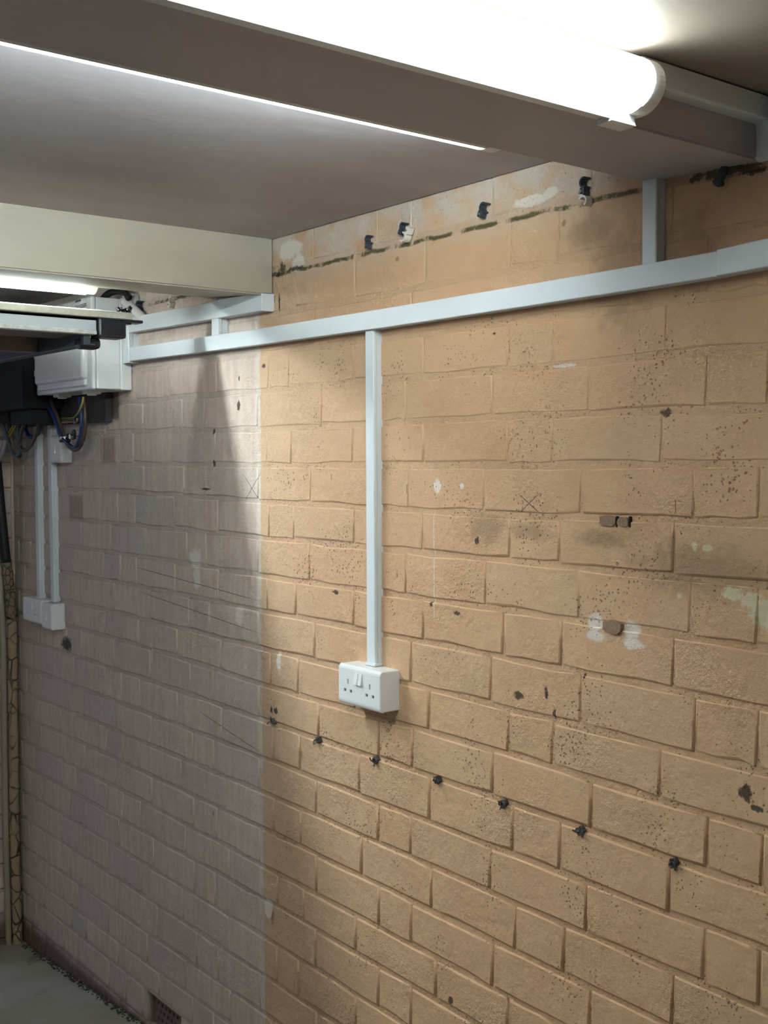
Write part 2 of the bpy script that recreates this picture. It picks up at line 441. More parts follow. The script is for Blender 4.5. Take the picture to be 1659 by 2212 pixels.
ODD = [4.045, 3.933, 3.69, 3.573, 3.335, 3.215, 3.103, 2.868, 2.627, 2.388, 2.268, 2.038, 1.800, 1.556, 1.437, 1.190, 0.95, 0.71, 0.595, 0.36, 0.12, -0.12]
EVEN = [3.99, 3.86, 3.62, 3.503, 3.265, 3.030, 2.795, 2.678, 2.440, 2.195, 1.957, 1.845, 1.605, 1.360, 1.120, 1.012, 0.77, 0.53, 0.29, 0.17, -0.07]
SEEN = {4: [2.831, 2.713], 3: [2.895, 2.637, 2.302, 2.044, 1.807, 1.562, 1.45, 1.2], 2: [3.31, 3.063, 2.825, 2.703, 2.166, 1.863, 1.364],
        1: [3.126, 2.887, 2.649, 2.398, 2.29, 2.049, 1.806, 1.562, 1.45, 1.208], 0: [3.296, 3.057, 2.815, 2.698, 2.211, 1.855, 1.629, 1.38, 1.144, 1.024],
        -1: [3.35, 3.232, 3.116, 2.876, 2.637, 2.282, 2.044, 1.81, 1.431, 1.182], -2: [3.283, 3.048, 2.805, 2.698, 2.216, 1.863, 1.621, 1.384, 1.147, 1.026],
        -3: [3.576, 3.336, 3.11, 2.871, 2.635, 2.398, 2.274, 2.044, 1.807, 1.572, 1.424, 1.18], -4: [3.027, 2.794, 2.681, 1.846, 1.379, 1.136, 1.021],
        -5: [3.333, 3.213, 3.101, 2.863, 2.623, 2.383, 2.266, 1.787, 1.443, 1.204], -6: [3.629, 3.51, 3.27, 3.03, 2.792, 2.666, 2.179, 1.955, 1.84, 1.601, 1.352, 1.11],
        -7: [3.576, 3.333, 3.219, 3.101, 2.868, 2.623, 2.373, 2.258, 2.024, 1.784, 1.545, 1.424, 1.182], -8: [3.621, 3.503, 3.261, 3.027, 2.784, 2.669, 2.192, 1.956, 1.846, 1.605, 1.361, 1.113],
        -9: [3.569, 3.333, 3.213, 2.849, 2.609, 2.373, 2.255, 2.017, 1.779, 1.537, 1.414, 1.173], -10: [3.625, 3.499, 3.27, 3.027, 2.779, 2.654, 2.19, 1.953, 1.843, 1.597, 1.35],
        -11: [2.828, 2.59, 2.358, 2.245, 1.764], -12: [3.492, 3.251, 3.019, 2.779, 2.664], -13: [2.847, 2.599, 2.362], -14: [3.004, 2.768, 2.652], -15: [3.068, 2.833, 2.59], -16: [2.996]}

def brick_mesh(W, H, seed, name, side=.0016, lip=.0024):
    """front outline of ten jittered points; a narrow lip along the top, sides nearly flush, the paint running down into the bed joint"""
    r = random.Random(seed)
    hw, hh = W / 2, H / 2
    j = lambda s: r.uniform(-s, s)
    ys = [-hw, -hw * 0.42, hw * 0.38, hw]
    V0, V1, V2 = [], [], []
    def add(y, z, iy, iz, d):
        V0.append((j(.0006), y - iy, z - iz)); V1.append((d, y, z)); V2.append((.02, y, z))
    for i, y in enumerate(ys):
        sg = -1 if i == 0 else (1 if i == 3 else 0)
        jz = j(.0022)
        add(y, -hh - .0045 + jz * .4, sg * .004, -.0068 - jz - j(.0012), .0058)
    sd = lambda: side * r.uniform(.5, 1.5)
    add(hw, j(.01), r.uniform(.002, .004), 0, sd())
    for i, y in enumerate(ys[::-1]):
        sg = 1 if i == 0 else (-1 if i == 3 else 0)
        jz = j(.0022)
        add(y, hh + jz, sg * r.uniform(.002, .004), r.uniform(.0010, .0026), lip * r.uniform(.8, 1.2))
    add(-hw, j(.01), -r.uniform(.002, .004), 0, sd())
    n = len(V0)
    F = [list(range(n))]
    for i in range(n):
        k = (i + 1) % n
        F.append([i + n, k + n, k, i]); F.append([i + 2 * n, k + 2 * n, k + n, i + n])
    me = bpy.data.meshes.new(name)
    me.from_pydata(V0 + V1 + V2, [], F)
    for p in me.polygons[1:]: p.use_smooth = True
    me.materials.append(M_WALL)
    return me

def px(p):
    d = Vector(p) - camo.matrix_world.translation
    zz = d.dot(fw)
    if zz <= 0.05: return None
    return 829.5 + FPX * d.dot(r2) / zz, 1106 - FPX * d.dot(u2) / zz

HEAD, STR = (0.112, 0.078), (0.231, 0.078)
protoS = [brick_mesh(*STR, 100 + i, 'stretcher_brick') for i in range(14)]
protoH = [brick_mesh(*HEAD, 200 + i, 'header_brick') for i in range(8)]
deepS = [brick_mesh(*STR, 300 + i, 'stretcher_brick', .0022, .0032) for i in range(14)]
deepH = [brick_mesh(*HEAD, 400 + i, 'header_brick', .0022, .0032) for i in range(8)]
cells = []
for k in range(6, -19, -1):
    base = list(ODD if k % 2 else EVEN)
    for s in SEEN.get(k, []):
        i = min(range(len(base)), key=lambda q: abs(base[q] - s))
        if abs(base[i] - s) < 0.05: base[i] = s
    base = [4.085] + sorted(base, reverse=True)
    for y1, y0 in zip(base, base[1:]):
        if y1 - y0 < 0.03: continue
        ym = (y0 + y1) / 2
        zt, zb = zj(k, ym) - 0.0005, zj(k - 1, ym) + 0.0125
        if zt > CZ + 0.012: zt = CZ + 0.010
        if 2.83 < ym < 3.08 and k == -17: continue          # the air brick sits here
        cells.append((k, y0 + 0.002, y1 - 0.002, zb, zt))
def area(c):
    k, y0, y1, zb, zt = c
    q = [px((0, y, z)) for y, z in ((y0, zb), (y1, zb), (y1, zt), (y0, zt))]
    if any(a is None for a in q): return 0
    cx = sum(a[0] for a in q) / 4; cy = sum(a[1] for a in q) / 4
    if not (-30 < cx < 1690 and -30 < cy < 2240): return 0
    return abs((q[0][0] - q[2][0]) * (q[0][1] - q[2][1])) + 1
cells.sort(key=area, reverse=True)
rest = bmesh.new()
rb = random.Random(3)
for i, c in enumerate(cells):
    k, y0, y1, zb, zt = c
    W, H = y1 - y0, zt - zb
    head = W < 0.17
    me = rb.choice((deepH if head else deepS) if (k < -4 and y0 < 2.40) else (protoH if head else protoS))
    sw, sh = (HEAD if head else STR)
    proud = 0.0056 if k >= 3 else (0.0050 if k >= 1 else (0.0040 if k > -3 else (0.0032 if k > -6 else (0.0022 if y0 < 2.40 else 0.0036))))
    e = -.0028 if k > -3 else -.0016
    y0 += rb.uniform(e, e + .0034); y1 -= rb.uniform(e, e + .0034); W = y1 - y0
    loc = (proud - 0.0004 + rb.uniform(-.0006, .0006), (y0 + y1) / 2, (zb + zt) / 2)
    rot = (rb.uniform(-.004, .004), rb.uniform(-.008, .008), rb.uniform(-.004, .004))
    slope = (zj(k, y1) - zj(k, y0)) / W if W > 0 else 0
    if i < 300 and area(c) > 0:
        o = bpy.data.objects.new('brick', me)
        o.location = loc
        o.rotation_euler = (rot[0] + slope, rot[1], rot[2])
        o.scale = (1, W / sw, H / sh)
        o.parent = wall
        C.objects.link(o)
    else:
        mm = Matrix.Translation(loc) @ Matrix.Rotation(slope, 4, 'X') @ Matrix.Diagonal((1, W / sw, H / sh, 1))
        n0 = len(rest.verts)
        vs = [rest.verts.new(mm @ v.co) for v in me.vertices]
        for p in me.polygons:
            f = rest.faces.new([vs[q] for q in p.vertices]); f.smooth = p.use_smooth
me = bpy.data.meshes.new('remaining_bricks'); rest.to_mesh(me); rest.free()
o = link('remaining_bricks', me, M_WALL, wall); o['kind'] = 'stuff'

# far wall: a brick pier beside the door opening and a lintel over it
bm = bmesh.new()
box(bm, (-0.30, 4.096, -1.95), (0.006, 4.30, 0.75))
box(bm, (-2.45, 4.096, 0.36), (-0.30, 4.30, 0.75))
box(bm, (-2.9, 4.096, -1.95), (-2.45, 4.30, 0.75))
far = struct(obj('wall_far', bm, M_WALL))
fb = brick_mesh(0.200, 0.078, 501, 'pier_brick'); fb2 = brick_mesh(0.085, 0.078, 502, 'pier_half_brick')
for k in range(6, -20, -1):
    z0 = -0.018 + 0.09 * k + 0.008
    for (mm, xc) in ([(fb, -0.198), (fb2, -0.048)] if k % 2 else [(fb2, -0.253), (fb, -0.103)]):
        o = bpy.data.objects.new('brick', mm)
        o.location = (xc, 4.0895 + rb.uniform(-.0005, .0005), z0 - 0.045)
        o.rotation_euler = (0, 0, math.pi / 2)
        o.parent = far
        C.objects.link(o)

wl = struct(obj('wall_left', B((-3.0, -2.6, -1.95), (-2.8, 1.7, 0.75)), M_PALE))  # unseen wall, near length coloured pale to bounce fill light
obj('low_bounce_length', B((-3.0, 1.7, -1.95), (-2.8, 4.3, 0.75)), M_OTHER, wl)  # unseen length, split off and coloured dark to cut bounced light
struct(obj('wall_back', B((-3.0, -2.8, -1.95), (0.25, -2.6, 0.75)), M_PALE))  # out of view, kept pale in colour for bounced fill

bm = bmesh.new()
prof = [(-2.7, -2.0), (7.0, -2.0), (7.0, fz(4.3) - 0.12), (4.3, fz(4.3)), (3.05, -1.66), (-2.7, -1.66)]
prism(bm, prof, 'x', -3.0, 0.02)
struct(obj('floor', bm, M_FLOOR))

# ceiling: one plaster; bay over the lens coloured darker against its lamp's glare
bm = B((-3.0, -2.7, CZ), (0.0, 1.13, CZ + 0.12)); cl = struct(obj('ceiling', bm, M_CEILN))
o = obj('bay_soffit', B((-3.0, 1.13, CZ), (0.0, 4.1, CZ + 0.12)), M_CEIL, cl)

def beam(name, y0, y1, zb0, zb1, m):
    bm = bmesh.new()
    prism(bm, [(y0, zb0), (y1, zb1), (y1, CZ + 0.05), (y0, CZ + 0.05)], 'x', -3.0, 0.0)
    bmesh.ops.bevel(bm, geom=[e for e in bm.edges if all(v.co.z < CZ - 0.01 for v in e.verts) and abs(e.verts[0].co.x - e.verts[1].co.x) > 1], offset=0.004, segments=2, affect='EDGES')
    return struct(obj(name, bm, m))
beam('beam_near', 1.025, 1.24, 0.4385, 0.4465, M_BEAM)
beam('beam_far', 2.363, 2.652, 0.391, 0.4165, M_BEAM2)

# debris along the foot of the wall
bm = bmesh.new()
rd = random.Random(11)
for i in range(420):
    y = rd.uniform(3.0, 4.02); s = rd.uniform(.0015, .0055)
    c = Vector((-rd.random() ** 2 * 0.022, y, fz(y) + s * 0.3))
    t = bmesh.ops.create_icosphere(bm, subdivisions=1, radius=s)
    for v in t['verts']: v.co = v.co * rd.uniform(.6, 1.2) + c
o = obj('floor_debris', bm, M_RUBBLE); o['kind'] = 'stuff'; o['label'] = 'dark crumbs of mortar along the foot of the brick wall'; o['category'] = 'debris'

# ------------------------------------------------------------------ LED battens
def batten(label, base, n, x_end, strength, strip, tray=1.0, clip_on=True, length=1.5, r=0.034, sep=0.022):
    """base: (y, z) of the middle of the back plate; n: (y, z) direction the diffuser faces"""
    n = Vector((0, *n)).normalized(); u = Vector((0, -n.z, n.y))
    if u.z < 0 or u.y < 0: u = -u
    c0 = Vector((0, *base))
    t = thing('led_batten', label, 'light', (x_end, *base), 'LED battens along the ceiling beams')
    x0 = x_end - length
    def bar(prof, xa, xb):                # prof: (out from the back plate, across it)
        bm = bmesh.new()
        P = [c0 + n * p + u * q for p, q in prof]
        return prism(bm, [(p.y, p.z) for p in P], 'x', xa, xb)
    arc = lambda k, d: [(d + k * 1.12 * r * math.cos(a), k * r * math.sin(a)) for a in [-math.pi / 2 + math.pi * i / 18 for i in range(19)]]
    obj('housing', bar([(0, -r * .95 * tray), (sep, -r * 1.02 * tray), (sep, r * 1.02), (0, r * .92)], x0, x_end - .012), M_HOUS, t)
    obj('diffuser', bar([(sep + .0006, -r * .97)] + arc(1, sep + .004) + [(sep + .0006, r * .97)], x0 + .02, x_end - .022), lens_material('lit_diffuser', strength), t)
    cap = [(.001, -r * 1.04)] + arc(1.05, sep) + [(.001, r * 1.04)]
    obj('end_cap', bar(cap, x_end - .024, x_end), M_CAP, t)
    obj('end_cap', bar(cap, x0, x0 + .022), M_CAP, t)
    if clip_on:
        b0 = r * tray
        obj('mounting_clip', bar([(0, -b0 * .98), (.024, -b0 * .98), (.026, -b0 - .004), (0, -b0 - .005)], x_end - .060, x_end - .014), M_CAP, t)
    ld = bpy.data.lights.new('led_strip', 'AREA')          # the LED strip inside the diffuser
    ld.shape = 'RECTANGLE'; ld.size = length - 0.06; ld.size_y = 0.014
    ld.energy = strip; ld.color = LED
    lo = bpy.data.objects.new('led_strip', ld)
    lo.matrix_world = Matrix.Translation(n * (sep + .004) + Vector((-length / 2 - .002, 0, 0))) @ Matrix((Vector((1, 0, 0)), (-n).cross(Vector((1, 0, 0))), -n)).transposed().to_4x4()
    lo.parent = t
    C.objects.link(lo)
    return t
batten('glaring white LED batten on the nearer face of the front beam', (1.0245, .4790), (-1, 0), -0.298, TUBE_NEAR, STRIP_NEAR, 1.36)
batten('thin bright LED batten peeping out behind the front beam', (1.2405, .4870), (1, 0), -0.310, TUBE_MID, STRIP_MID, 1.0, False)
batten('far LED batten under the rear beam above the raised door', (2.694, .4625), (0, -1), -0.303, TUBE_FAR, STRIP_FAR, 1.0, False, r=0.030)

# ------------------------------------------------------------------ trunking
def trunk_y(label, y0, y1, z0a, z1a, z0b, z1b, d, bend=None, cap=None, grp=None, name='cable_trunking'):
    """square trunking running along the wall; (z0a,z1a) bottom/top at y0, (z0b,z1b) at y1"""
    t = thing(name, label, 'trunking', (0, y0, z0a), grp)
    st = [(y0, z0a, z1a)] + (bend or []) + [(y1, z0b, z1b)]
    def sweep(bm, prof):     # prof in (x, s) with s 0..1 up the height, e = extra metres
        rings = [[bm.verts.new((x, y, zb + (zt - zb) * s + e)) for (x, s, e) in prof] for (y, zb, zt) in st]
        n = len(prof)
        for A, Q in zip(rings, rings[1:]):
            for i in range(n): bm.faces.new((A[i], A[(i + 1) % n], Q[(i + 1) % n], Q[i]))
        bm.faces.new(rings[0]); bm.faces.new(rings[-1][::-1])
        return bm
    obj('body', sweep(bmesh.new(), [(0.008, 0, .0012), (-d + .004, 0, .0012), (-d + .004, 1, -.0012), (0.008, 1, -.0012)]), M_PVC, t)
    obj('lid', sweep(bmesh.new(), [(-d + .008, 0, 0), (-d + .0012, 0, 0), (-d, 0, .0012), (-d, 1, -.0012), (-d + .0012, 1, 0), (-d + .008, 1, 0)]), M_PVC, t)
    if cap is not None:
        obj('end_cap', B((-d - .0012, cap, z0a - .001), (0.003, cap + .006, z1a + .001), .0012), M_PVC, t)
    return t
def trunk_z(label, yc0, yc1, z0, z1, d, wd, grp=None, collar=False, name='cable_trunking', groove=True):
    """trunking running up the wall; yc0 / yc1 centre at the bottom / top"""
    t = thing(name, label, 'trunking', (0, yc0, z0), grp)
    def sw(bm, prof):
        rings = [[bm.verts.new((x, y + s, z)) for (x, s) in prof] for (y, z) in ((yc0, z0), (yc1, z1))]
        n = len(prof)
        for i in range(n): bm.faces.new((rings[0][i], rings[0][(i + 1) % n], rings[1][(i + 1) % n], rings[1][i]))
        bm.faces.new(rings[0]); bm.faces.new(rings[1][::-1])
        return bm
    h = wd / 2
    obj('body', sw(bmesh.new(), [(0.008, -h), (-d * .45, -h), (-d * .45, -h + .0018), (-d + .003, -h + .0018), (-d + .003, h - .0018), (-d * .45, h - .0018), (-d * .45, h), (0.008, h)]), M_PVC, t)
    obj('lid', sw(bmesh.new(), [(-d * .52, -h + .0002), (-d + .0015, -h), (-d, -h + .0015), (-d, h - .0015), (-d + .0015, h), (-d * .52, h - .0002)]), M_PVC, t)
    if collar:
        obj('collar', B((-d - .0025, yc0 - h - .003, z0), (0.002, yc0 + h + .003, z0 + .006), .0012), M_PVC, t)
    return t
trunk_y('long white trunking running level along the brick wall from the fuse box', 1.0835, 3.10, .2748, .3125, .2845, .3225, .025,
        bend=[(1.20, .2735, .3115), (1.513, .2725, .3105), (1.892, .2722, .3112), (2.397, .2757, .3137), (2.75, .2795, .3180)])
trunk_y('short white trunking length butted to the near end of the long run', 0.30, 1.0825, .2765, .3170, .2755, .3145, .026, bend=[(1.0, .2775, .3185)])
trunk_y('capped white trunking length tucked against the rear beam', 2.3632, 2.5725, .3545, .3965, .3570, .4025, .027, cap=2.3630)
trunk_y('upper white trunking length running from the rear beam to the fuse box', 2.5735, 3.10, .3570, .4000, .3655, .4080, .025)
trunk_z('stubby white trunking link below the rear beam, joining upper and lower runs', 2.596, 2.596, .3165, .3575, .023, .034)
trunk_z('white trunking upright against the side of the fuse box', 3.104, 3.104, .2795, .478, .026, .040)
trunk_z('slim white trunking dropping from the long run to the near double socket', 1.9565, 1.9595, -.4365, .2745, .016, .029, collar=True, name='mini_trunking')
trunk_z('slim white trunking upright from the long run to the front beam', 1.2195, 1.2200, .3115, .4455, .016, .0285, name='mini_trunking')
trunk_z('white trunking upright at the near edge of the wall, beside the front beam', 0.965, 0.965, .318, .520, .026, .040)
trunk_z('slim white trunking farther from the lens dropping to the double socket in the corner', 3.822, 3.826, -.466, .128, .016, .026, collar=True, name='mini_trunking')
trunk_z('slim white trunking passing the fused switch down to the single switch', 3.698, 3.708, -.467, .135, .016, .027, collar=True, name='mini_trunking')
# trunking along the top of the front beam, its end turning down at the wall
t = thing('cable_trunking', 'white trunking along the top of the front beam behind the lamp end', 'trunking', (-0.4, 1.0, .49))
obj('body', B((-.296, 1.003, .4885), (-0.001, 1.026, .5225), .001), M_PVC, t)
obj('lid', B((-.296, 0.9995, .4895), (-0.001, 1.0045, .5215), .001), M_PVC, t)
bm = bmesh.new()
prism(bm, [(-.028, .493), (-.015, .487), (-.013, .470), (-.013, .440), (-.001, .436), (-.001, .493)], 'y', 1.003, 1.028)
obj('turned_end', bm, M_PVC, t)

# ------------------------------------------------------------------ sockets
def plate(y0, y1, z0, z1, xf, depth, holes, parent, roll=0.012, rb_=0.004):
    """moulded plate: flat middle, top and bottom rolled back, rectangular holes with walls and a dark bottom"""
    ys = sorted({y0, y0 + rb_ * .4, y0 + rb_, y1 - rb_, y1 - rb_ * .4, y1} | {v for h in holes for v in h[:2]})
    zs = sorted({z0, z0 + roll * .15, z0 + roll * .4, z0 + roll * .7, z0 + roll, z1 - roll, z1 - roll * .7, z1 - roll * .4, z1 - roll * .15, z1} | {v for h in holes for v in h[2:]})
    def X(y, z):
        e = max(0, (roll - min(z - z0, z1 - z)) / roll); d1 = (1 - math.sqrt(max(0, 1 - e * e))) * roll * .55
        e = max(0, (rb_ - min(y - y0, y1 - y)) / rb_); d2 = (1 - math.sqrt(max(0, 1 - e * e))) * rb_ * .6
        return xf + d1 + d2
    bm = bmesh.new()
    V = {(i, j): bm.verts.new((X(y, z), y, z)) for i, y in enumerate(ys) for j, z in enumerate(zs)}
    inh = lambda y, z: any(h[0] < y < h[1] and h[2] < z < h[3] for h in holes)
    for i in range(len(ys) - 1):
        for j in range(len(zs) - 1):
            if not inh((ys[i] + ys[i + 1]) / 2, (zs[j] + zs[j + 1]) / 2):
                bm.faces.new((V[i, j], V[i + 1, j], V[i + 1, j + 1], V[i, j + 1]))
    bd = [e for e in bm.edges if len(e.link_faces) == 1]
    r = bmesh.ops.extrude_edge_only(bm, edges=bd)
    for v in [g for g in r['geom'] if isinstance(g, bmesh.types.BMVert)]:
        inner = any(h[0] - 1e-6 <= v.co.y <= h[1] + 1e-6 and h[2] - 1e-6 <= v.co.z <= h[3] + 1e-6 for h in holes)
        v.co.x = xf + (0.004 if inner else depth)
    p = obj('face_plate', bm, M_SOCK, parent)
    for h in holes:
        b = bmesh.new(); box(b, (xf + .0035, h[0] - .0003, h[2] - .0003), (xf + .0055, h[1] + .0003, h[3] + .0003))
        obj('pin_slot', b, M_DARK, p)
    return p
def rocker(y, z, xf, parent, wd=.0105, ht=.024):
    bm = bmesh.new()
    prism(bm, [(xf + .001, z + ht / 2), (xf - .0008, z + ht / 2), (xf - .0052, z - ht / 2), (xf + .001, z - ht / 2)], 'y', y - wd / 2, y + wd / 2)
    obj('rocker_switch', bm, M_SOCK, parent)
def socket(label, y0, y1, z0, z1, t, double, name='wall_socket', cat='socket'):
    g = thing(name, label, cat, (0, y0, z0))
    xf = -t
    obj('back_box', B((xf + .007, y0 + .0002, z0 + .0002), (0.006, y1 - .0002, z1 - .0002), .003, 3), M_SOCK, g)
    zc = (z0 + z1) / 2; ym = (y0 + y1) / 2
    H = []
    if double:
        for c in (ym + .0385, ym - .0385):
            H += [(c - .0026, c + .0026, zc + .002, zc + .013), (c + .0065, c + .0150, zc - .0150, zc - .0085), (c - .0150, c - .0065, zc - .0150, zc - .0085)]
    p = plate(y0, y1, z0, z1, xf, .0095, H, g)
    if double:
        rocker(ym + .0072, zc + .018, xf, g); rocker(ym - .0072, zc + .018, xf, g)
        for c in (ym + .060, ym - .060):
            bm = bmesh.new(); cyl(bm, (xf - .0003, c, zc + .001), (xf + .001, c, zc + .001), .0032, 12); obj('screw_cap', bm, M_SOCK, g)
    else:
        rocker(ym, zc, xf, g, .008, .026)
    return g
socket('white double socket with two switches at the foot of the slim trunking drop', 1.8825, 2.0300, -.5225, -.4370, .0485, True)
socket('white double socket in the far corner, beside a single switch', 3.7245, 3.8860, -.5435, -.4630, .046, True)
socket('white single switch butted against the corner double socket', 3.6440, 3.7235, -.5535, -.4680, .044, False, 'wall_switch', 'switch')
socket('white fused switch under the fuse box behind the looped cables', 3.5700, 3.6560, -.0065, .0815, .034, False, 'fused_switch', 'switch')

# ------------------------------------------------------------------ fuse box, meter, board
g = thing('fuse_box', 'large white plastic fuse box at the end of the trunking', 'fuse box', (0, 3.127, .204))
FY0, FY1, FZ0, FZ1 = 3.127, 3.545, .204, .4665
obj('base', B((-.031, FY0, FZ0), (0.004, FY1, FZ1), .003), M_SOCK, g)
obj('body', B((-.104, FY0 + .001, FZ0 + .001), (-.030, FY1 - .001, FZ1 - .001), .004), M_SOCK, g)
cv = obj('cover', B((-.119, FY0 - .0005, FZ0 - .001), (-.105, FY1 + .001, FZ1 + .001), .006, 3), M_SOCK, g, False)
bm = B((-.136, FY0 + .030, FZ0 + .028), (-.110, FY1 - .022, FZ1 - .003), .012, 4)
obj('raised_panel', bm, M_SOCK, cv)
bm = B((-.128, FY0 + .036, FZ0 + .010), (-.112, FY1 - .03, FZ0 + .036), .007, 3)
obj('lower_ledge', bm, M_SOCK, cv)
for yy, zz in ((FY1 + .003, .315), (FY1 + .004, .262)):
    obj('latch', B((-.122, yy - .012, zz), (-.100, yy + .010, zz + .022), .003), M_SOCK, cv)
for yy in (3.250, 3.470):
    bm = bmesh.new(); box(bm, (-.088, yy - .022, FZ0 - .008), (-.045, yy + .022, FZ0 + .003), .003); cyl(bm, (-.066, yy, FZ0 - .012), (-.066, yy, FZ0), .014)
    obj('cable_gland', bm, M_CAP, g)
bm = bmesh.new(); prism(bm, [(3.262, .116), (4.06, .116), (4.06, .44), (3.552, .44), (3.552, .200), (3.262, .200)], 'x', -.0185, .002)
tag(obj('backing_board', bm, M_BOARD), 'dark timber board on the wall behind the meter and cables', 'board')
g = thing('electricity_meter', 'black electricity meter in deep shade beyond the fuse box', 'meter', (-.02, 3.60, .16))
obj('case', B((-.15, 3.575, .165), (-.019, 4.02, .40), .008, 3), M_METER, g)
obj('terminal_cover', B((-.115, 3.60, .118), (-.019, 3.79, .166), .006, 2), M_METER, g)
obj('terminal_cover', B((-.095, 3.86, .130), (-.019, 3.99, .166), .005, 2), M_METER, g)

# ------------------------------------------------------------------ cables
def W(pxx, pyy, x):
    d = fw * FPX + r2 * (pxx - 829.5) - u2 * (pyy - 1106)
    s = (x - CAMX) / d.x
    return Vector((x, d.y * s, d.z * s))
fb_ = [o for o in C.objects if o.name == 'fuse_box'][0]
for (xa, ya_, xb, yb_), hh_ in (((163, 652, 174, 648.2), .0028), ((160, 663.5, 185.5, 655), .0009), ((164, 665.5, 186, 657.5), .0009), ((168, 667, 186, 660.5), .0009)):
    p, q = W(xa, ya_, -.1364), W(xb, yb_, -.1364)
    bm = bmesh.new(); prism(bm, [(p.y, p.z - hh_), (q.y, q.z - hh_), (q.y, q.z + hh_), (p.y, p.z + hh_)], 'x', -.1368, -.1356)
    obj('label_print', bm, M_PRINT, fb_)
def cable(name, label, pts, r, m, cat='cable', seg=10):
    bm = tube(bmesh.new(), pts, r, seg)
    return tag(obj(name, bm, m, None, True), label, cat)
X1 = -.062
cable('meter_tail', 'brown cable looping from one fuse box gland through the clamp to the other',
      [W(109, 856, -.060), W(112, 872, -.060), W(122, 897, -.056), W(133, 925, -.052), W(139, 942, -.052), W(146, 960, -.055), W(161, 971.5, -.058), W(174, 962, -.060), W(181, 940, -.062), W(184, 905, -.062), W(181, 857, -.062)], .0068, M_BROWN)
cable('meter_tail', 'blue cable following the brown loop under the fuse box',
      [W(101, 858, -.070), W(103, 875, -.070), W(114, 897, -.068), W(124, 922, -.066), W(131, 943, -.064), W(146, 957, -.068), W(160, 966, -.072), W(170, 950, -.076), W(175, 925, -.077), W(175.5, 895, -.077), W(172, 858, -.075)], .0048, M_BLUE)
cable('earth_wire', 'yellow and green earth wire curving from the fuse box to the brass strip',
      [W(180, 857, -.088), W(177.5, 872, -.088), W(170, 890, -.078), W(159, 902, -.052), W(146, 903.5, -.034), W(133, 903.5, -.024)], .0030, M_YEL)
t = bpy.data.objects[[o.name for o in C.objects if o.name.startswith('earth_wire')][-1]]
obj('green_stripe', tube(bmesh.new(), [W(166, 896.5, -.0735), W(158, 903.8, -.0555), W(146, 905.2, -.037), W(133.5, 905.3, -.027)], .0020, 8), M_GRN, t, True)
cable('meter_tail', 'brown cable hanging in a loop below the black meter',
      [W(60, 876, -.075), W(57, 900, -.075), W(48, 928, -.070), W(42, 952, -.066), W(46, 969, -.062), W(56, 972, -.060), W(68, 960, -.060), W(78, 936, -.062), W(85, 905, -.066), W(86, 868, -.072)], .0068, M_BROWN)
cable('meter_tail', 'blue cable hanging in a short loop beside the brown loop',
      [W(55, 880, -.050), W(53, 905, -.050), W(55, 927, -.048), W(64, 943, -.046), W(78, 941, -.046), W(87, 926, -.050), W(90.5, 900, -.056), W(86, 866, -.064)], .0068, M_BLUE)
cable('grey_cable', 'grey cable loop hanging lowest in the corner under the meter',
      [W(-6, 862, -.080), W(0, 895, -.080), W(9, 930, -.076), W(19, 960, -.070), W(28, 980, -.066), W(36, 984, -.064), W(42, 975, -.062), W(39, 945, -.062), W(42, 910, -.062), W(46, 880, -.062)], .0062, M_GREY)
cable('grey_cable', 'grey cable dropping straight from the meter behind the loops',
      [W(40, 876, -.040), W(39, 905, -.040), W(37, 935, -.040), W(40, 965, -.040), W(44, 985, -.042), W(40, 990, -.05)], .0055, M_GREY)
cable('grey_cable', 'grey cable hanging between the yellow earth wires and the meter',
      [W(18, 868, -.060), W(17, 895, -.060), W(15, 920, -.058), W(17, 945, -.056), W(22, 962, -.056)], .006, M_GREY)
for q, (dx, lab) in enumerate(((0, 'yellow earth wire slanting beneath the meter, upper of the pair'), (5, 'yellow earth wire slanting beneath the meter, lower of the pair'))):
    cable('earth_wire', lab, [W(29 + dx, 918 + q, -.050), W(22 + dx, 930 + q, -.052), W(13 + dx, 945, -.054), W(4 + dx, 957, -.056), W(-3 + dx, 966, -.056)], .0030, M_YEL)
for q, dx in enumerate((-5, 2)):
    cable('sleeved_cable', ('pinkish grey sleeved cable at the wall corner, behind its twin', 'pinkish grey sleeved cable at the wall corner, in front of its twin')[q],
          [W(9 + dx, 950, -.080), W(6 + dx, 968, -.082), W(0 + dx, 985, -.085), W(-9 + dx, 1003, -.09)], .007, M_PINK)
# brass strip on the board
t = thing('earth_bar', 'small brass earth strip with a screw below the board', 'earth bar', tuple(W(150, 912, -.02)))
a, b2 = W(135, 909, -.022), W(168, 912, -.022)
bm = bmesh.new(); box(bm, (-.026, b2.y, a.z - .008), (0.0, a.y, a.z + .006), .003); obj('bar', bm, M_BRASS, t)
bm = bmesh.new(); c = W(163, 911, -.026); cyl(bm, c, c + Vector((-.006, 0, 0)), .006, 10); obj('screw', bm, M_STEEL, t)
